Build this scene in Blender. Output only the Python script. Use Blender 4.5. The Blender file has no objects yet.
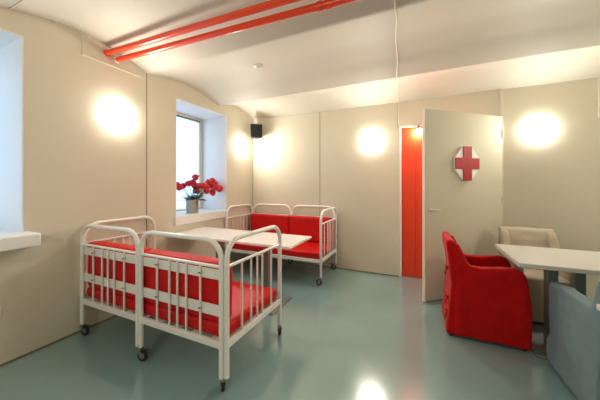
import bpy, bmesh, math, random
from mathutils import Vector, Matrix, noise
R = random.Random(7)
PI = math.pi
C = bpy.context.scene.collection
SC = bpy.context.scene

# ------------------------------------------------------------------ materials
def mat(name, col, rough=.5, metal=0., spec=.5, coat=0., noise_amt=0., noise_scale=6., bump=0., bump_scale=60., emit=None, estr=0., sheen=0.):
    m = bpy.data.materials.new(name); m.use_nodes = True
    nt = m.node_tree; b = nt.nodes['Principled BSDF']
    b.inputs['Base Color'].default_value = (*col, 1)
    b.inputs['Roughness'].default_value = rough
    b.inputs['Metallic'].default_value = metal
    b.inputs['Specular IOR Level'].default_value = spec
    b.inputs['Coat Weight'].default_value = coat
    b.inputs['Coat Roughness'].default_value = .05
    b.inputs['Sheen Weight'].default_value = sheen
    tc = nt.nodes.new('ShaderNodeTexCoord')
    if noise_amt:
        n = nt.nodes.new('ShaderNodeTexNoise'); n.inputs['Scale'].default_value = noise_scale
        n.inputs['Detail'].default_value = 4
        nt.links.new(tc.outputs['Object'], n.inputs['Vector'])
        r = nt.nodes.new('ShaderNodeMapRange')
        r.inputs['From Min'].default_value = .3; r.inputs['From Max'].default_value = .7
        r.inputs['To Min'].default_value = 1 - noise_amt; r.inputs['To Max'].default_value = 1 + noise_amt
        nt.links.new(n.outputs['Fac'], r.inputs['Value'])
        v = nt.nodes.new('ShaderNodeVectorMath'); v.operation = 'SCALE'
        v.inputs[0].default_value = col
        nt.links.new(r.outputs['Result'], v.inputs['Scale'])
        nt.links.new(v.outputs['Vector'], b.inputs['Base Color'])
    if bump:
        n2 = nt.nodes.new('ShaderNodeTexNoise'); n2.inputs['Scale'].default_value = bump_scale
        n2.inputs['Detail'].default_value = 3
        nt.links.new(tc.outputs['Object'], n2.inputs['Vector'])
        bp = nt.nodes.new('ShaderNodeBump'); bp.inputs['Strength'].default_value = bump
        bp.inputs['Distance'].default_value = .01
        nt.links.new(n2.outputs['Fac'], bp.inputs['Height'])
        nt.links.new(bp.outputs['Normal'], b.inputs['Normal'])
    if emit:
        b.inputs['Emission Color'].default_value = (*emit, 1)
        b.inputs['Emission Strength'].default_value = estr
    return m

M = {}
M['wall'] = mat('wall_paint', (.70, .64, .515), .55, spec=.3, noise_amt=.03, noise_scale=1.3, bump=.06, bump_scale=7)
M['ceil'] = mat('ceiling_paint', (.64, .60, .515), .6, spec=.25, noise_amt=.025, noise_scale=1.1, bump=.10, bump_scale=3)
M['reveal'] = mat('reveal_paint', (.86, .85, .83), .5, spec=.3)
M['seam'] = mat('seam_shadow_gap', (.22, .18, .12), .8)
M['trim'] = mat('cream_trim', (.74, .68, .55), .45)
M['floor'] = mat('epoxy_floor', (.24, .40, .395), .16, spec=.6, coat=.8, noise_amt=.05, noise_scale=.9, bump=.05, bump_scale=1.6)
fb = M['floor'].node_tree.nodes['Principled BSDF']; fb.inputs['Coat IOR'].default_value = 1.85; fb.inputs['Coat Roughness'].default_value = .17
M['white_enamel'] = mat('white_enamel', (.87, .85, .81), .28, spec=.5, coat=.25)
M['white_top'] = mat('white_laminate', (.66, .635, .59), .30, spec=.5)
M['white_gloss'] = mat('white_gloss_laminate', (.86, .82, .79), .25, spec=.5)
M['red_vinyl'] = mat('red_upholstery', (.60, .008, .008), .45, spec=.25, noise_amt=.06, noise_scale=9, bump=.05, bump_scale=25)
M['red_cloth'] = mat('red_slipcover', (.50, .003, .003), .85, spec=.15, noise_amt=.08, noise_scale=14, bump=.12, bump_scale=45, sheen=.1)
M['blue_cloth'] = mat('blue_grey_slipcover', (.175, .235, .255), .9, spec=.1, noise_amt=.06, noise_scale=14, bump=.15, bump_scale=60)
M['beige_cloth'] = mat('beige_slipcover', (.56, .49, .385), .9, spec=.1, noise_amt=.05, noise_scale=14, bump=.12, bump_scale=60)
M['tyre'] = mat('black_rubber', (.012, .014, .016), .5)
M['grey_metal'] = mat('grey_metal', (.33, .35, .35), .35, metal=.8)
M['nickel'] = mat('satin_nickel', (.72, .70, .66), .4, metal=.35)
M['chrome'] = mat('brushed_steel', (.55, .56, .56), .22, metal=1.)
M['bolt'] = mat('bolt_steel', (.22, .21, .20), .45, metal=.3)
M['pipe'] = mat('red_orange_pipe_paint', (.80, .055, .012), .25, spec=.5, coat=.4)
M['door'] = mat('door_paint', (.66, .61, .485), .7, spec=.15, noise_amt=.02, noise_scale=1.5)
M['red_door'] = mat('red_door_paint', (.85, .055, .012), .4, spec=.4)
M['sign_white'] = mat('sign_white', (.90, .88, .85), .3, coat=.1)
M['sign_red'] = mat('sign_red', (.46, .008, .005), .35, coat=.1, spec=.3)
M['black'] = mat('black_plastic', (.012, .013, .017), .45)
M['galv'] = mat('galvanised_metal', (.42, .41, .39), .32, metal=.9, noise_amt=.12, noise_scale=20)
M['petal'] = mat('red_petals', (.58, .006, .028), .6, sheen=.2)
M['petal2'] = mat('scarlet_petals', (.72, .012, .018), .6, sheen=.2)
M['leaf'] = mat('green_leaf', (.035, .13, .045), .5)
M['leaf2'] = mat('silver_leaf', (.22, .29, .33), .6)
M['stem'] = mat('stem_green', (.06, .13, .05), .6)
M['soil'] = mat('soil', (.03, .02, .015), .9)
M['plastic'] = mat('cream_plastic', (.78, .73, .62), .4)
M['shade'] = mat('opal_shade', (.9, .88, .82), .3, emit=(1, .955, .83), estr=25.)
M['spot'] = mat('spot_lens', (.9, .9, .9), .2, emit=(1, .93, .82), estr=110.)

def glass_mat():
    m = bpy.data.materials.new('frosted_glass'); m.use_nodes = True
    nt = m.node_tree; nt.nodes.clear()
    o = nt.nodes.new('ShaderNodeOutputMaterial')
    t = nt.nodes.new('ShaderNodeBsdfTranslucent'); t.inputs['Color'].default_value = (.80, .90, .97, 1)
    g = nt.nodes.new('ShaderNodeBsdfGlossy'); g.inputs['Roughness'].default_value = .15
    mx = nt.nodes.new('ShaderNodeMixShader'); mx.inputs[0].default_value = .05
    nt.links.new(t.outputs[0], mx.inputs[1]); nt.links.new(g.outputs[0], mx.inputs[2])
    nt.links.new(mx.outputs[0], o.inputs['Surface'])
    return m
M['glass'] = glass_mat()

# ------------------------------------------------------------------ helpers
def obj(name, bm, m, parent=None, smooth=True, bevel=0., seg=2, auto=True):
    me = bpy.data.meshes.new(name); bm.normal_update(); bm.to_mesh(me); bm.free()
    me.materials.append(m)
    o = bpy.data.objects.new(name, me); C.objects.link(o)
    if parent is not None: o.parent = parent
    if smooth:
        for p in me.polygons: p.use_smooth = True
    if bevel:
        b = o.modifiers.new('bevel', 'BEVEL'); b.width = bevel; b.segments = seg; b.limit_method = 'ANGLE'
        b.angle_limit = .6; b.harden_normals = False
    if smooth and auto:
        try: me.set_sharp_from_angle(angle=.7)
        except Exception: pass
    return o

def thing(name, label, cat, loc=(0, 0, 0), rz=0., group=None):
    o = bpy.data.objects.new(name, None); C.objects.link(o)
    o.empty_display_size = .1; o.location = loc; o.rotation_euler = (0, 0, rz)
    return tag(o, label, cat, group)

def tag(o, label, cat, group=None):
    o['label'] = label; o['category'] = cat
    if group: o['group'] = group
    return o

def struct(name, bm, m, parent=None, label=None, cat=None, **k):
    o = obj(name, bm, m, parent, **k)
    if parent is None:
        o['kind'] = 'structure'
        if label: o['label'] = label
        if cat: o['category'] = cat
    return o

def box(bm, x0, x1, y0, y1, z0, z1):
    v = [bm.verts.new((x, y, z)) for z in (z0, z1) for y in (y0, y1) for x in (x0, x1)]
    for f in ((0, 2, 3, 1), (4, 5, 7, 6), (0, 1, 5, 4), (2, 6, 7, 3), (0, 4, 6, 2), (1, 3, 7, 5)):
        bm.faces.new([v[i] for i in f])
    return bm

def bx(*a): return box(bmesh.new(), *a)

def tube(bm, pts, r, n=10, cap=True):
    pts = [Vector(p) for p in pts]; rings = []
    ref = None
    for i, p in enumerate(pts):
        a = pts[max(i - 1, 0)]; b = pts[min(i + 1, len(pts) - 1)]
        t = (b - a).normalized()
        if ref is None:
            ref = Vector((0, 0, 1)) if abs(t.z) < .9 else Vector((0, 1, 0))
        u = (ref - t * ref.dot(t)).normalized(); w = t.cross(u); ref = u
        rr = r[i] if isinstance(r, (list, tuple)) else r
        rings.append([bm.verts.new(p + rr * (math.cos(2 * PI * k / n) * u + math.sin(2 * PI * k / n) * w)) for k in range(n)])
    for a, b in zip(rings, rings[1:]):
        for k in range(n):
            bm.faces.new((a[k], a[(k + 1) % n], b[(k + 1) % n], b[k]))
    if cap:
        bm.faces.new(list(reversed(rings[0]))); bm.faces.new(rings[-1])
    return bm

def lathe(bm, prof, n=32, axis='z', c=(0, 0, 0)):
    """prof: list of (r, h) from start to end, r=0 closes"""
    c = Vector(c); rings = []
    def P(r, h, a):
        x, y = r * math.cos(a), r * math.sin(a)
        return c + (Vector((x, y, h)) if axis == 'z' else Vector((h, x, y)) if axis == 'x' else Vector((y, h, x)))
    for r, h in prof:
        if r < 1e-6: rings.append([bm.verts.new(P(0, h, 0))])
        else: rings.append([bm.verts.new(P(r, h, 2 * PI * k / n)) for k in range(n)])
    for a, b in zip(rings, rings[1:]):
        for k in range(n):
            k2 = (k + 1) % n
            if len(a) == 1 and len(b) == 1: continue
            if len(a) == 1: bm.faces.new((a[0], b[k2], b[k]))
            elif len(b) == 1: bm.faces.new((a[k], a[k2], b[0]))
            else: bm.faces.new((a[k], a[k2], b[k2], b[k]))
    bmesh.ops.recalc_face_normals(bm, faces=bm.faces)
    return bm

def prism(bm, poly, a0, a1, plane='xz'):
    """extrude a polygon given in two coords along the third"""
    def P(p, t):
        return (p[0], t, p[1]) if plane == 'xz' else (p[0], p[1], t) if plane == 'xy' else (t, p[0], p[1])
    A = [bm.verts.new(P(p, a0)) for p in poly]; B = [bm.verts.new(P(p, a1)) for p in poly]
    bm.faces.new(A); bm.faces.new(list(reversed(B)))
    n = len(poly)
    for i in range(n):
        bm.faces.new((A[i], B[i], B[(i + 1) % n], A[(i + 1) % n]))
    bmesh.ops.recalc_face_normals(bm, faces=bm.faces)
    return bm

def copy_tree(o, parent=None):
    c = o.copy(); C.objects.link(c)
    c.parent = parent
    for ch in o.children: copy_tree(ch, c)
    return c

# ------------------------------------------------------------------ room shell
XR, YB = 6.6, -5.5
BAYS = [
    [(0, 2.582), (-.10, 2.630), (-.25, 2.672), (-.48, 2.698), (-.70, 2.665), (-.92, 2.588)],
    [(-.92, 2.588), (-1.12, 2.637), (-1.31, 2.684), (-1.555, 2.711), (-1.80, 2.688), (-2.105, 2.636)],
    [(-2.105, 2.636), (-2.31, 2.704), (-2.54, 2.755), (-2.76, 2.777), (-3.04, 2.742), (-3.265, 2.682), (-3.43, 2.62)],
    [(-3.43, 2.62), (-3.70, 2.70), (-4.05, 2.75), (-4.40, 2.70), (-4.75, 2.62)],
    [(-4.75, 2.62), (-5.05, 2.70), (-5.45, 2.75), (-5.8, 2.70), (-6.2, 2.60)]]
def catmull(P, n=10):
    out = []
    for i in range(len(P) - 1):
        p0 = P[i - 1] if i else (2 * P[0][0] - P[1][0], 2 * P[0][1] - P[1][1])
        p1, p2 = P[i], P[i + 1]
        p3 = P[i + 2] if i + 2 < len(P) else (2 * P[-1][0] - P[-2][0], 2 * P[-1][1] - P[-2][1])
        for k in range(n):
            t = k / n
            out.append(tuple(.5 * (2 * p1[j] + (-p0[j] + p2[j]) * t + (2 * p0[j] - 5 * p1[j] + 4 * p2[j] - p3[j]) * t * t
                                   + (-p0[j] + 3 * p1[j] - 3 * p2[j] + p3[j]) * t ** 3) for j in (0, 1)))
    out.append(P[-1]); return out
prof = []
for b in BAYS:
    c = catmull(b); prof += c if not prof else c[1:]
def ceil_z(y):
    for a, b in zip(prof, prof[1:]):
        if b[0] <= y <= a[0]:
            return a[1] + (b[1] - a[1]) * (y - a[0]) / (b[0] - a[0])
    return 2.6

bm = bmesh.new()
NX = 44; grid = []
for y, z in prof:
    row = []
    for i in range(NX + 1):
        x = -.02 + (XR + .04) * i / NX
        dz = .006 * noise.noise(Vector((x * 1.1, y * 1.4, 3.3))) if 0 < i < NX else 0
        row.append(bm.verts.new((x, y, z + dz)))
    grid.append(row)
for a, b in zip(grid, grid[1:]):
    for i in range(NX):
        bm.faces.new((a[i], a[i + 1], b[i + 1], b[i]))
ce = struct('ceiling', bm, M['ceil'], label='cream plastered ceiling of shallow barrel vaults', cat='ceiling')
cusps = {0, -.92, -2.105, -3.43, -4.75}
sol = ce.modifiers.new('thick', 'SOLIDIFY'); sol.thickness = .06; sol.offset = -1
# make sure the solid grows upward
if ce.data.polygons[0].normal.z > 0:
    sol.offset = 1

struct('floor', bx(-.7, XR + .1, YB - .1, .2, -.1, 0), M['floor'], label='glossy blue-green epoxy floor', cat='floor', smooth=False)

# left wall with two deep recesses
W1 = (-4.10, -3.135, .975, 2.53); W2 = (-1.718, -.735, .93, 2.48); D = -.56
ZT = 2.84
for k, (ya, yb, za, zb) in enumerate(((YB - .05, W1[0], 0, ZT), (W1[0], W1[1], 0, W1[2] - .09), (W1[0], W1[1], W1[3], ZT), (W1[1], W2[0], 0, ZT),
                                      (W2[0], W2[1], 0, W2[2] - .10), (W2[0], W2[1], W2[3], ZT), (W2[1], .05, 0, ZT))):
    struct('wall_left', bx(D, 0, ya, yb, za, zb), M['wall'], label='cream wall with two deep window recesses', cat='wall', smooth=False)
# back wall with the doorway
DX0, DX1, DH = 2.594, 3.808, 2.215
bm = bmesh.new()
box(bm, 0, DX0, 0, .16, 0, ZT); box(bm, DX0, DX1, 0, .16, DH, ZT); box(bm, DX1, XR, 0, .16, 0, ZT)
struct('wall_back', bm, M['wall'], label='cream panelled wall with a doorway', cat='wall', smooth=False)
struct('wall_right', bx(XR, XR + .12, YB, 0, 0, ZT), M['wall'], smooth=False, label='cream wall beyond the dining tables', cat='wall')
struct('wall_front', bx(0, XR, YB - .12, YB, 0, ZT), M['wall'], smooth=False, label='cream wall behind the camera', cat='wall')

# white painted linings of the recesses
def lining(w):
    y0, y1, z0, z1 = w; t = .012; bm = bmesh.new()
    box(bm, D + .04, -.002, y0, y0 + t, z0, z1 - t); box(bm, D + .04, -.002, y1 - t, y1, z0, z1 - t)
    box(bm, D + .04, -.002, y0, y1, z1 - t, z1)
    return bm
for i, w in enumerate((W1, W2)):
    y0, y1, z0, z1 = w
    fr = bmesh.new(); f = .05; x0, x1 = D, D + .055
    box(fr, x0, x1, y0, y1, z1 - .055, z1 - .012); box(fr, x0, x1, y0, y1, z0, z0 + .05)
    box(fr, x0, x1, y0, y0 + .06, z0 + .05, z1 - .055); box(fr, x0, x1, y1 - .075, y1 - .0, z0 + .05, z1 - .055)
    wi = struct('window_%d' % (i + 1), fr, M['trim'], bevel=.005,
                label=('deep-set window at the edge of the view' if i == 0 else 'deep-set frosted window behind the red flowers'), cat='window')
    obj('window_pane', bx(x0 + .02, x0 + .028, y0 + .055, y1 - .07, z0 + .045, z1 - .05), M['glass'], wi, smooth=False)
    ga = bmesh.new(); gx0, gx1 = x0 + .03, x0 + .058; a0, a1, b0, b1 = y0 + .06, y1 - .075, z0 + .05, z1 - .055
    box(ga, gx0, gx1, a0, a1, b1 - .022, b1)
    box(ga, gx0, gx1, a0, a0 + .012, b0, b1 - .022)
    obj('glazing_gasket', ga, M['bolt'], wi, smooth=False)
    obj('recess_lining', lining(w), M['reveal'], wi, smooth=False)
    if i == 0:
        s = obj('window_sill', bx(D + .05, .20, y0 - .03, y1 + .03, z0 - .085, z0 + .015), M['reveal'], wi, bevel=.012, seg=3)
    else:
        s = obj('window_sill', bx(D + .05, .028, y0 - .022, y1 + .0, z0 - .095, z0 + .022), M['reveal'], wi, bevel=.006)

# doorway lining and red inner door
bm = bmesh.new()
box(bm, DX0 - .012, DX0 + .012, -.006, .05, 0, DH + .006); box(bm, DX0 + .012, DX1 - .012, -.006, .05, DH - .012, DH + .012)
box(bm, DX1 - .012, DX1 + .018, -.018, .05, 0, 2.585)
struct('trim_1', bm, M['trim'], label='cream lining around the doorway', cat='trim', bevel=.003)
bm = bmesh.new()
w = (DX1 - DX0 - .03) / 6
for k in range(6):
    box(bm, DX0 + .014 + k * w, DX0 + .014 + (k + 1) * w - .004, .045, .09, .006, DH - .014)
box(bm, DX0 + .014, DX1 - .014, .055, .085, .006, DH - .014)
rd = struct('door_2', bm, M['red_door'], label='bright red boarded door closing the doorway', cat='door', bevel=.003)

# the big cream door leaf, hinged at the doorway's far jamb, standing ajar
A = Vector((2.898, -.80, 0)); B = Vector((3.800, -.012, 0))
ang = math.atan2((A - B).y, (A - B).x); LW = (A - B).length
leaf = struct('door_1', bx(0, LW, -.022, .022, .022, 2.228), M['door'], bevel=.004,
              label='tall cream door standing ajar with a red cross sign', cat='door')
leaf.location = B; leaf.rotation_euler = (0, 0, ang)      # local +x runs from hinge to free edge; room side is local +y
obj('door_edge_strip', bx(LW - .002, LW + .003, -.020, .020, .024, 2.226), M['trim'], leaf, smooth=False)
obj('bottom_strip', bx(.01, LW - .005, .0225, .027, .010, .034), M['chrome'], leaf, smooth=False)  # bright steel strip stands in for the highlight at the door's bottom gap
hb = bmesh.new()
SY = 1   # room side, set below by test
camdir = Vector((2.841, -4.112, 0)) - (A + B) / 2
ly = Vector((-math.sin(ang), math.cos(ang), 0))
SY = 1 if ly.dot(camdir) > 0 else -1
def yr(a, b): return (min(a * SY, b * SY), max(a * SY, b * SY))
y0, y1 = yr(.022, .027)
if SY < 0:
    o = [c for c in leaf.children if c.name.startswith('bottom_strip')][0]
    for v in o.data.vertices: v.co.y = -v.co.y
rose = bmesh.new(); lathe(rose, [(0, .022 * SY), (.026, .022 * SY), (.026, .030 * SY), (0, .030 * SY)], 20, 'y', (LW - .075, 0, 1.07))
dh = obj('door_handle', rose, M['nickel'], leaf)
lv = bmesh.new(); tube(lv, [(LW - .075, .028 * SY, 1.07), (LW - .075, .065 * SY, 1.07), (LW - .085, .07 * SY, 1.07), (LW - .165, .07 * SY, 1.066)], .010, 10)
obj('lever', lv, M['nickel'], dh)
for z in (.25, 1.15, 2.0):
    hg = bmesh.new(); tube(hg, [(.006, .026 * SY, z - .05), (.006, .026 * SY, z + .05)], .009, 10)
    obj('hinge', hg, M['trim'], leaf)

# wall panel joints and small trims
def joint(n, b, m='seam', label='thin panel joint', **k):
    return struct('trim_%d' % n, b, M[m], label=label, cat='trim', smooth=False, **k)
joint(2, bx(-.001, .0018, -2.119, -2.109, 0, ceil_z(-2.11)), label='dark joint between wall panels beside the window')
joint(3, bx(1.336, 1.345, -.0016, .001, 0, 2.582), label='dark joint between wall panels behind the sofa')
joint(4, bx(2.562, 2.568, -.0016, .001, DH - .02, 2.582), label='dark joint in the wall above the doorway')
b = bmesh.new(); box(b, 0, .008, -2.745, -2.735, 2.572, ceil_z(-2.74)); box(b, 0, .008, -2.745, -2.125, 2.565, 2.575)
joint(5, b, 'trim', label='cream moulding under the pipes')
joint(6, bx(-.001, .0015, -.006, -.001, 0, 2.582), label='dark joint in the room corner')
joint(7, bx(4.705, 4.78, -.012, 0, 2.12, 2.582), 'trim', label='small cream boxing near the ceiling')
b = bmesh.new()
prev = None
bpts = [(2.566 + .134 * min(-y / 2.27, 1.6), y, ceil_z(y) - .004) for y, z in prof if y > -3.0]
wob = [(x + .006 * math.sin(y * 9), y, z) for x, y, z in bpts]
tube(b, wob, .006, 8); tube(b, [(2.572, -.005, 2.578), (2.571, -.005, 2.40), (2.574, -.005, DH + .02)], .005, 8)
cab = obj('ceiling_cable', b, M['plastic']); tag(cab, 'thin cream cable running over the vaulted ceiling to the doorway', 'cable')
struct('baseboard_left', bx(0, .006, YB, 0, 0, .018), M['seam'], smooth=False, label='dark strip where the window wall meets the floor', cat='baseboard')
b = bmesh.new(); box(b, .01, DX0 - .02, -.006, 0, 0, .014); box(b, DX1 + .02, XR, -.006, 0, 0, .014)
struct('baseboard_back', b, M['seam'], smooth=False, label='dark strip where the doorway wall meets the floor', cat='baseboard')
b = bmesh.new()
tube(b, [(x, -3.226, ceil_z(-3.226) - .001) for x in (0.02, .8, 1.6, 2.4)], .0022, 6)
joint(8, b, 'seam', label='dark hairline joint across the vault')

# ------------------------------------------------------------------ lights of the room
def wall_lamp(loc, rz, label, group='round wall lamps'):
    t = thing('wall_lamp', label, 'lamp', loc, rz, group)     # local +x points into the room
    bm = bmesh.new(); lathe(bm, [(0, 0), (.126, 0), (.126, .012), (0, .012)], 40, 'x')
    obj('base_plate', bm, M['white_enamel'], t)
    bm = bmesh.new()
    pr = [(.130 * math.cos(a), .010 + .046 * math.sin(a)) for a in [(90 * k / 10) * PI / 180 for k in range(10)]] + [(0, .056)]
    lathe(bm, pr, 28, 'x'); obj('lamp_shade', bm, M['shade'], t, auto=False)
    return t
wall_lamp((0, -2.425, 2.075), 0, 'glowing round wall lamp between the two windows')
wall_lamp((0, -.363, 2.04), 0, 'glowing round wall lamp in the corner under the black speaker', )
wall_lamp((2.191, 0, 2.03), -PI / 2, 'glowing round wall lamp just left of the red doorway')
wall_lamp((4.174, 0, 2.03), -PI / 2, 'glowing round wall lamp above the beige chair and white table')
# unseen extra lamps, added round the room to brighten it
wall_lamp((5.9, 0, 2.03), -PI / 2, 'added round wall lamp, out of view far beyond the dining table')
wall_lamp((XR, -1.6, 2.03), PI, 'added round wall lamp, out of view on the wall beyond the dining tables')
wall_lamp((1.75, YB, 2.03), PI / 2, 'added round wall lamp, unseen on the wall behind the camera')  # added to light the back of the front bed sofa


t = thing('doorway_spotlight', 'small dazzling spotlight under the doorway head beside the cream door edge', 'lamp', (2.845, -.03, DH - .013))
bm = bmesh.new(); lathe(bm, [(0, .0), (.012, .0), (.012, -.012), (.034, -.014), (.036, -.05), (.030, -.05), (.030, -.046), (0, -.046)], 20); obj('spot_housing', bm, M['chrome'], t)
bm = bmesh.new(); lathe(bm, [(.0, -.090), (.018, -.085), (.032, -.068), (.034, -.047), (0, -.047)], 16); obj('spot_lens', bm, M['spot'], t, auto=False)

# daylight
wd = bpy.data.worlds.new('World'); SC.world = wd; wd.use_nodes = True
bg = wd.node_tree.nodes['Background']; bg.inputs['Color'].default_value = (.72, .84, 1, 1); bg.inputs['Strength'].default_value = .62

# ------------------------------------------------------------------ pipes
def pipe(y, z, slope, name_lab, clampx, collar):
    xe = XR - .02
    zz = lambda x: z + slope * x
    t = thing('ceiling_pipe', name_lab, 'pipe', (0, y, 0), 0, 'red ceiling pipes')
    bm = bmesh.new(); tube(bm, [(0.012, 0, zz(0)), (xe, 0, zz(xe))], .0255, 20); obj('pipe_run', bm, M['pipe'], t)
    bm = bmesh.new(); lathe(bm, [(0, 0), (.034, 0), (.034, .012), (.0265, .018), (0, .018)], 24, 'x', (0.0, 0, zz(0)))
    obj('wall_flange', bm, M['plastic'] if collar else M['pipe'], t)
    for x in clampx:
        zc = ceil_z(y)
        bm = bmesh.new(); tube(bm, [(x, 0, zz(x) + .024), (x, 0, zc - .002)], .005, 8)
        lathe(bm, [(.0255, -.010), (.028, -.010), (.028, .010), (.0255, .010)], 24, 'x', (x, 0, zz(x)))
        obj('pipe_clamp', bm, M['trim'], t)
    if collar:
        for x in (2.23, 2.29):
            bm = bmesh.new(); lathe(bm, [(.025, -.018), (.031, -.018), (.031, .018), (.025, .018)], 24, 'x', (x, 0, zz(x)))
            obj('pipe_collar', bm, M['pipe'], t)
pipe(-2.531, 2.679, -.0300, 'upper orange-red ceiling pipe, the one nearer the camera', (3.2, 5.2), False)
pipe(-2.436, 2.650, -.0325, 'lower orange-red ceiling pipe with collars, next to the first pipe', (3.3, 5.3), True)

t = thing('smoke_detector', 'small round cream smoke detector on the vaulted ceiling', 'smoke detector', (1.19, -1.62, ceil_z(-1.62) - .002))
bm = bmesh.new(); lathe(bm, [(0, 0), (.052, 0), (.052, -.012), (.044, -.016), (0, -.016)], 28); obj('detector_base', bm, M['plastic'], t)
bm = bmesh.new(); lathe(bm, [(.030, -.014), (.028, -.022), (.020, -.026), (0, -.026)], 28); obj('detector_head', bm, M['ceil'], t)

# ------------------------------------------------------------------ speaker in the corner
t = thing('loudspeaker', 'small black loudspeaker mounted high in the room corner', 'speaker', (.165, -.155, 2.195), -PI / 4)
bm = bmesh.new(); prism(bm, [(-.08, -.065), (-.08, .065), (.08, .108), (.08, -.108)], 0, .245, 'xy'); obj('speaker_box', bm, M['black'], t, bevel=.012, seg=3)
obj('speaker_grille', bx(.080, .087, -.098, .098, .012, .233), mat('speaker_cloth', (.02, .022, .028), .9, bump=.5, bump_scale=400), t, bevel=.006)
bm = bmesh.new(); box(bm, -.05, .03, -.035, .035, .246, .30); box(bm, -.02, .0, -.02, .02, .30, .37); obj('speaker_bracket', bm, M['white_enamel'], t, bevel=.004)

t = thing('wall_socket', 'cream wall socket low on the wall under the near window', 'socket', (0, -3.30, .41))
obj('socket_plate', bx(0, .010, -.041, .041, -.041, .041), M['plastic'], t, bevel=.004)
bm = bmesh.new(); lathe(bm, [(.030, .008), (.030, .014), (.024, .015), (.022, .010), (0, .010)], 24, 'x'); obj('socket_outlet', bm, M['white_enamel'], t)

# ------------------------------------------------------------------ hospital-bed sofas
def arch_pts(p0, p1, zb, zt, rc=.13, n=7):
    p0 = Vector((p0[0], p0[1], 0)); p1 = Vector((p1[0], p1[1], 0)); d = (p1 - p0).normalized(); L = (p1 - p0).length
    pts = [p0 + Vector((0, 0, zb)), p0 + Vector((0, 0, (zb + zt) / 2))]
    for k in range(n + 1):
        a = PI - (PI / 2) * k / n
        pts.append(p0 + d * (rc + rc * math.cos(a)) + Vector((0, 0, zt - rc + rc * math.sin(a))))
    for k in range(n + 1):
        a = PI / 2 - (PI / 2) * k / n
        pts.append(p0 + d * (L - rc + rc * math.cos(a)) + Vector((0, 0, zt - rc + rc * math.sin(a))))
    pts += [p1 + Vector((0, 0, (zb + zt) / 2)), p1 + Vector((0, 0, zb))]
    return pts

def soft_box(x0, x1, y0, y1, z0, z1, r=.028, amp=.004, seed=0., cuts=10):
    bm = bx(x0, x1, y0, y1, z0, z1)
    bmesh.ops.bevel(bm, geom=list(bm.edges), offset=r, segments=4, profile=.5, affect='EDGES')
    big = [e for e in bm.edges if e.calc_length() > .12]
    bmesh.ops.subdivide_edges(bm, edges=big, cuts=cuts, use_grid_fill=True)
    for v in bm.verts:
        n = noise.noise(v.co * 5 + Vector((seed, 1.7, 0)))
        m = noise.noise(v.co * 13 + Vector((seed, 9.1, 0)))
        c = Vector(((x0 + x1) / 2, (y0 + y1) / 2, (z0 + z1) / 2))
        d = (v.co - c); d = Vector((d.x / (x1 - x0), d.y / (y1 - y0), d.z / (z1 - z0)))
        if d.length > 0: v.co += d.normalized() * (amp * n + amp * .4 * m)
    bmesh.ops.recalc_face_normals(bm, faces=bm.faces)
    return bm

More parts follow.
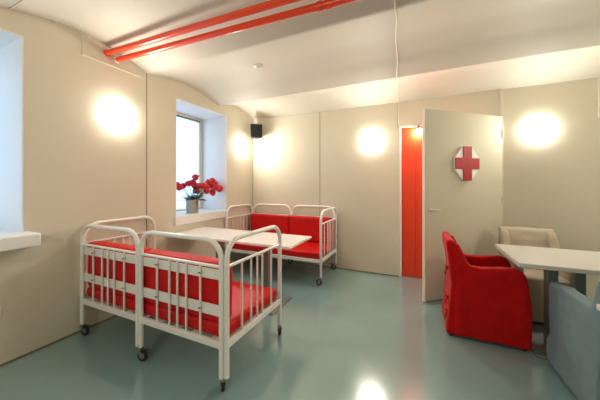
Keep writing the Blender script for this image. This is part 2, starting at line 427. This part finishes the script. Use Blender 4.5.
TR, ZTOP = .0175, .998
def make_bed(label):
    t = thing('bed_sofa', label, 'sofa', (0, 0, 0), 0, 'white tubular bed sofas with red cushions')
    def panel(kind, p0, p1, offs, slats, zb0=.11, zb1=.11):
        p0v, p1v = Vector((*p0, 0)), Vector((*p1, 0)); L = (p1v - p0v).length; d = (p1v - p0v) / L
        bm = bmesh.new(); pts = arch_pts(p0, p1, .11, ZTOP)
        tube(bm, pts, TR, 12)
        o = obj(kind, bm, M['white_enamel'], t)
        rl = bmesh.new(); tube(rl, [p0v + d * .01 + Vector((0, 0, .825)), p1v - d * .01 + Vector((0, 0, .825))], .011, 10); obj('cross_rail', rl, M['white_enamel'], o)
        # flat bottom rail
        bm = bmesh.new(); nrm = Vector((-d.y, d.x, 0))
        q = [p0v + nrm * .013, p1v + nrm * .013, p1v - nrm * .013, p0v - nrm * .013]
        prism(bm, [(v.x, v.y) for v in q], .298, .343, 'xy'); obj('bottom_rail', bm, M['white_enamel'], o, bevel=.004)
        mid = L / 2
        for s in offs:
            p = p0v + d * (mid + s)
            b = bmesh.new(); tube(b, [p + Vector((0, 0, .335)), p + Vector((0, 0, .822))], .0078, 8); obj('spindle', b, M['white_enamel'], o)
        if slats:
            for z0, z1 in ((.733, .800), (.492, .566)):
                a, e = p0v + d * .012, p1v - d * .012
                b = bx(a.x, e.x, a.y + .010, a.y + .018, z0, z1); obj('flat_slat', b, M['white_enamel'], o, bevel=.002)
                for s in (offs[0], offs[-1]):
                    p = p0v + d * (mid + s); zc = (z0 + z1) / 2
                    b = bmesh.new(); lathe(b, [(0, -.011), (.0065, -.011), (.0065, .010), (0, .010)], 10, 'y', (p.x, p.y, zc))
                    box(b, p.x - .015, p.x + .015, p.y - .0100, p.y - .0075, zc - .003, zc + .003)
                    obj('bolt', b, M['bolt'], o)
        return o
    S = (-.215, -.085, -.004, .082, .212)
    panel('back_panel', (-.795, -.370), (-.030, -.370), S, True)
    panel('back_panel', (.008, -.370), (.796, -.370), S, True)
    E_ = (-.195, -.085, -.003, .068, .205)
    panel('end_panel', (.824, -.353), (.824, .358), E_, False)
    panel('end_panel', (-.830, -.345), (-.830, .358), E_, False)
    bm = bmesh.new(); box(bm, -.815, .81, .345, .372, .298, .343); obj('front_rail', bm, M['white_enamel'], t, bevel=.004)
    bm = bmesh.new()
    for k in range(9):
        x = -.72 + k * .18
        box(bm, x - .03, x + .03, -.365, .35, .322, .334)
    sf = obj('seat_slats', bm, M['white_enamel'], t, smooth=False)
    obj('mattress', soft_box(-.800, .808, -.343, .352, .336, .432, .03, .004, 2., 8), M['red_vinyl'], t, auto=False)
    obj('back_cushion', soft_box(-.790, -.022, -.340, -.232, .434, .838, .026, .005, 5., 7), M['red_vinyl'], t, auto=False)
    obj('back_cushion', soft_box(-.014, .782, -.340, -.232, .434, .838, .026, .005, 8., 7), M['red_vinyl'], t, auto=False)
    # casters
    for (x, y) in ((-.812, -.357), (-.010, -.370), (.798, -.357), (.825, .358), (-.830, .358)):
        bm = bmesh.new()
        tube(bm, [(0, 0, .125), (0, 0, .088)], .0135, 12)
        box(bm, -.016, .020, -.020, .020, .083, .090)
        for s in (-1, 1):
            prism(bm, [(-.016, .088), (.020, .088), (.038, .044), (.030, .034), (.018, .036)], s * .0165 - .0018, s * .0165 + .0018, 'xz')
        f = obj('caster', bm, M['grey_metal'], t); f.location = (x, y, 0)
        bm = bmesh.new(); lathe(bm, [(.026, -.0115), (.037, -.0115), (.0415, -.007), (.0425, 0), (.0415, .007), (.037, .0115), (.026, .0115)], 28, 'y', (.026, 0, .0425)); obj('wheel', bm, M['tyre'], f)
        bm = bmesh.new(); lathe(bm, [(0, -.014), (.012, -.014), (.026, -.009), (.026, .009), (.012, .014), (0, .014)], 20, 'y', (.026, 0, .0425)); obj('hub', bm, M['grey_metal'], f)
        if y < 0:
            bm = bmesh.new(); prism(bm, [(.02, .082), (.075, .098), (.078, .092), (.02, .074)], -.011, .011, 'xz'); obj('brake_pedal', bm, M['tyre'], f)
    return t
def set_casters(bed, angs):
    cs = sorted([c for c in bed.children if c.name.startswith('caster')], key=lambda c: (c.location.y > 0, c.location.x))
    for c, a in zip(cs, angs): c.rotation_euler = (0, 0, a)
bed1 = make_bed('white tubular bed sofa in front, seen from behind through its bars, red cushions')
bed2 = copy_tree(bed1)
bed2['label'] = 'white tubular bed sofa with red cushions standing against the far panelled wall'
bed1.location = (.885, -2.415, 0)
bed2.scale = (.97, 1, 1); bed2.location = (.838, -.432, 0); bed2.rotation_euler = (0, 0, PI)
# back left, back middle, back right, front left, front right
set_casters(bed1, (.15, .2, 2.25, .6, 2.2))
set_casters(bed2, (.1, .2, 2.6, .05, 2.4))

# ------------------------------------------------------------------ tables
def table(label, x0, x1, y0, y1, th, legs, base, m_leg, m_top):
    cx, cy = (x0 + x1) / 2, (y0 + y1) / 2
    t = thing('table', label, 'table', (cx, cy, 0))
    obj('tabletop', bx(x0 - cx, x1 - cx, y0 - cy, y1 - cy, .75 - th, .75), m_top, t, bevel=.006, seg=3)
    for (x, y) in legs:
        b = bx(x - cx - .038, x - cx + .038, y - cy - .038, y - cy + .038, .012, .75 - th); l = obj('leg', b, m_leg, t, bevel=.006)
        obj('top_plate', bx(x - cx - .11, x - cx + .11, y - cy - .11, y - cy + .11, .75 - th - .008, .75 - th - .0005), m_leg, l, bevel=.002)
    for (a0, a1, b0, b1) in base:
        obj('base_plate', bx(a0 - cx, a1 - cx, b0 - cy, b1 - cy, 0, .014), m_leg, t, bevel=.003)
    return t
table('long white table between the two bed sofas, reaching to the window wall', .012, 1.690, -1.830, -1.245, .028,
      ((.57, -1.54), (1.264, -1.54)), ((.37, .77, -1.76, -1.32), (1.064, 1.464, -1.76, -1.32)), M['grey_metal'], M['white_gloss'])
table('white dining table with steel legs beside the red armchair', 3.555, 5.35, -1.550, -.820, .036,
      ((3.875, -1.19), (4.045, -1.19), (4.95, -1.19)), ((3.69, 4.22, -1.47, -.89), (4.70, 5.2, -1.47, -.89)), M['grey_metal'], M['white_top'])
table('second white dining table, only its corner in view over the blue-grey armchair', 3.672, 5.4, -2.98, -2.262, .03,
      ((4.5, -2.62), (4.9, -2.62)), ((4.4, 5.0, -2.85, -2.40),), M['chrome'], M['white_top'])

# ------------------------------------------------------------------ slip-covered armchairs (local +x is the front)
def cloth(o, voxel=.0145, smooth=5, disp=.010, scale=.16, fold=0.):
    """round and crease a cover: voxel remesh + smoothing, then soft wrinkles and folds hanging down towards the hem"""
    r = o.modifiers.new('remesh', 'REMESH'); r.mode = 'VOXEL'; r.voxel_size = voxel; r.use_smooth_shade = True
    m = o.modifiers.new('smooth', 'SMOOTH'); m.factor = .5; m.iterations = smooth
    dg = bpy.context.evaluated_depsgraph_get(); dg.update()
    me = bpy.data.meshes.new_from_object(o.evaluated_get(dg))
    o.modifiers.clear(); old = o.data; o.data = me; me.name = old.name
    if not me.materials: me.materials.append(old.materials[0])
    sd = len(o.name) * 1.3
    for v in me.vertices:
        c = v.co.copy(); n = v.normal.copy()
        w = disp * (.7 * noise.noise(c * 6 + Vector((sd, 0, 0))) + .35 * noise.noise(c * 15))
        k = max(0., 1 - c.z / .70)
        w += fold * (.25 + .75 * k) * noise.noise(Vector((c.x * 13 + .8 * c.z, c.y * 13, c.z * 1.6 + sd)))
        v.co = c + n * w
    for p in me.polygons: p.use_smooth = True
    bpy.data.meshes.remove(old)
    return o

def chair(label, loc, rz, m, group='slipcovered armchairs', ties=True, pleat=0., dw=0., fold=.006):
    t = thing('armchair', label, 'chair', loc, rz, group)
    W = .250
    # back: full-width tapering slab, gently pinched behind
    bm = bmesh.new()
    back = [(-.300, .018), (-.285, .20), (-.262, .48), (-.275, .66), (-.302, .83), (-.292, .862), (-.262, .868), (-.225 + dw * .3, .845), (-.185 + dw * .6, .74), (-.148 + dw * .8, .56), (-.135 + dw, .40), (-.135, .018)]
    prism(bm, back, -W, W, 'xz')
    bk = cloth(obj('backrest', bm, m, t, auto=False), disp=.007 + fold * .4, fold=fold)
    # arms with the cover falling to the floor; wing runs up to the back
    arm = [(-.235, .018), (-.235, .50), (-.245, .82), (-.200 + dw * .3, .835), (-.168 + dw * .6, .765), (-.146 + dw * .8, .70), (-.112 + dw, .650), (-.02, .640), (.12, .657), (.200, .666), (.246, .650), (.274, .612), (.292, .54), (.300, .46), (.310, .30), (.306, .018)]
    if pleat:   # a straighter, tauter cover with a crisp front corner
        arm = arm[:8] + [(.15, .640), (.24, .632), (.285, .622), (.304, .590), (.305, .45), (.308, .25), (.306, .018)]
    for s in (-1, 1):
        bm = bmesh.new()
        a, b = sorted((s * (W + .006), s * (W - .080)))
        prism(bm, arm, a, b, 'xz')
        if pleat:
            for v in bm.verts:
                if v.co.z < .05: v.co.y += s * pleat
        o = cloth(obj('arm', bm, m, t, auto=False), disp=.007 + fold * .4, fold=fold)
    bm = bmesh.new(); prism(bm, [(-.16, .018), (-.16, .43), (.24, .455), (.292, .44), (.302, .36), (.298, .018)], -W + .07, W - .07, 'xz')
    cloth(obj('seat', bm, m, t, auto=False))
    for x in (-.265, .27):
        for s in (-1, 1):
            b = bmesh.new(); lathe(b, [(0, 0), (.014, 0), (.018, .06), (0, .06)], 12, 'z', (x, s * .215, 0)); obj('foot', b, M['black'], t)
    if ties:
        for z in (.60, .33, .20):
            b = bmesh.new()
            for s in (-1, 1):
                tube(b, [(-.268, -.10 * 1.9, z), (-.296, -.19 + s * .018, z + .012), (-.300, -.19 + s * .035, z - .004), (-.278, -.19 + s * .005, z - .002)], .006, 8)
                tube(b, [(-.278, -.19, z), (-.300, -.19 + s * .012, z - .03), (-.304, -.19 + s * .018, z - .06)], .005, 8)
            obj('tie_bow', b, m, t)
    return t
chair('red slipcovered armchair at the end of the white dining table', (3.368, -1.185, 0), 0, M['red_cloth'])
bl = chair('blue-grey slipcovered armchair in front, its arm towards the camera', (4.005, -1.847, 0), PI / 2, M['blue_cloth'], ties=False, pleat=.02, dw=-.045, fold=.015)
bl.scale = (1.17, 1, 1)
chair('beige slipcovered armchair behind the white dining table', (3.965, -.555, 0), -PI / 2, M['beige_cloth'], ties=False, fold=.012)

# ------------------------------------------------------------------ red cross sign on the door
cs, cz = LW - .588, 1.612
t = thing('red_cross_sign', 'glossy red cross on a white eight-sided plaque on the cream door', 'sign')
t.location = B + Vector((math.cos(ang), math.sin(ang), 0)) * cs + ly * SY * .0225 + Vector((0, 0, cz)); t.rotation_euler = (0, 0, ang)
h, v_, a = .185, .205, .067
def ext(poly, d0, d1, m, name, bev=.002):
    bm = bmesh.new(); prism(bm, poly, min(d0 * SY, d1 * SY), max(d0 * SY, d1 * SY), 'xz'); return obj(name, bm, m, t, bevel=bev)
ext([(-a, v_), (a, v_), (h, a), (h, -a), (a, -v_), (-a, -v_), (-h, -a), (-h, a)], .0, .026, M['sign_white'], 'plaque')
ext([(-a, v_), (a, v_), (a, a), (h, a), (h, -a), (a, -a), (a, -v_), (-a, -v_), (-a, -a), (-h, -a), (-h, a), (-a, a)], .026, .034, M['sign_red'], 'cross')

# ------------------------------------------------------------------ pot of red flowers on the sill
PX, PY, PZ = -.125, -1.330, W2[2] + .0225
t = thing('flower_pot', 'metal pot of red flowers on the window sill', 'plant', (PX, PY, PZ))
bm = bmesh.new(); lathe(bm, [(0, .0), (.080, .0), (.083, .004), (.088, .185), (.091, .190), (.088, .193), (.084, .188), (.079, .02), (0, .02)], 36); obj('pot', bm, M['galv'], t)
bm = bmesh.new(); lathe(bm, [(0, .165), (.082, .165), (.082, .172), (0, .175)], 24); obj('soil', bm, M['soil'], t)
BL = [(-1.601, 1.352), (-1.553, 1.321), (-1.503, 1.337), (-1.399, 1.373), (-1.318, 1.384), (-1.262, 1.461), (-1.29, 1.34), (-1.262, 1.263), (-1.19, 1.34), (-1.115, 1.339), (-1.053, 1.305), (-1.006, 1.385), (-0.924, 1.421), (-0.941, 1.339), (-0.857, 1.362), (-0.84, 1.314), (-0.77, 1.289), (-0.924, 1.232), (-1.053, 1.259)]
def bloom(c, r, seed):
    bm = bmesh.new(); bmesh.ops.create_icosphere(bm, subdivisions=3, radius=1)
    for v in bm.verts:
        d = v.co.normalized()
        f = 1 + .30 * noise.noise(d * 3.1 + Vector((seed, 0, 0))) + .22 * noise.noise(d * 6.5 + Vector((0, seed, 0)))
        v.co = Vector(c) + d * r * f * (1.0 if d.z > 0 else .82)
    return bm
for i, (y, z) in enumerate(BL):
    dx = R.uniform(-.10, .10); k = 0.30
    # keep the silhouette when a bloom sits nearer or deeper than the pot
    c = Vector((dx, y - PY - dx * 1.05, z - PZ - dx * .02))
    m = M['petal'] if y < -1.2 else M['petal2']
    st = bmesh.new()
    a0 = Vector((R.uniform(-.03, .03), R.uniform(-.03, .03), .17))
    tube(st, [a0, a0.lerp(c, .5) + Vector((0, 0, .05)), c], .0035, 6)
    s = obj('flower_stem', st, M['stem'], t)
    obj('flower_bloom', bloom(c, R.uniform(.044, .060), i * 3.7), m, s, auto=False)
def leaf_mesh(p, q, w, droop):
    bm = bmesh.new(); p, q = Vector(p), Vector(q); d = q - p; side = d.cross(Vector((0, 0, 1))).normalized()
    rows = []
    for k in range(7):
        u = k / 6; c = p + d * u - Vector((0, 0, droop * u * u)); ww = w * math.sin(PI * min(max(u, .06), .97)) ** .8
        rows.append([bm.verts.new(c + side * ww * s + Vector((0, 0, .25 * ww * abs(s)))) for s in (-1, 0, 1)])
    for a, b in zip(rows, rows[1:]):
        for k in range(2): bm.faces.new((a[k], a[k + 1], b[k + 1], b[k]))
    return bm
for k in range(30):
    y1_ = R.uniform(-.06, .22); x1_ = R.uniform(-.12, .12)
    o = obj('leaf', leaf_mesh((R.uniform(-.03, .03), R.uniform(-.02, .04), .17), (x1_, y1_, R.uniform(.19, .29)), R.uniform(.03, .048), .03), M['leaf'], t)
    so = o.modifiers.new('t', 'SOLIDIFY'); so.thickness = .0015
for k in range(12):
    o = obj('leaf', leaf_mesh((R.uniform(-.03, .03), R.uniform(-.05, 0), .17), (R.uniform(-.1, .1), R.uniform(-.25, -.04), R.uniform(.20, .31)), R.uniform(.010, .018), .02), M['leaf2'], t)
    so = o.modifiers.new('t', 'SOLIDIFY'); so.thickness = .0015
    o['label'] = 'silvery leaf'

# ------------------------------------------------------------------ camera
cd = bpy.data.cameras.new('Camera'); cam = bpy.data.objects.new('Camera', cd); C.objects.link(cam)
cam.location = (2.841, -4.112, 1.36); cam.rotation_euler = (PI / 2, 0, .426)
cd.sensor_width = 36; cd.lens = 260.87 / 600 * 36; cd.shift_y = -15.34 / 600; cd.clip_start = .02
SC.camera = cam
SC.view_settings.view_transform = 'Standard'; SC.view_settings.look = 'None'
SC.view_settings.exposure = 1.97; SC.view_settings.gamma = 1
SC.view_settings.use_curve_mapping = False
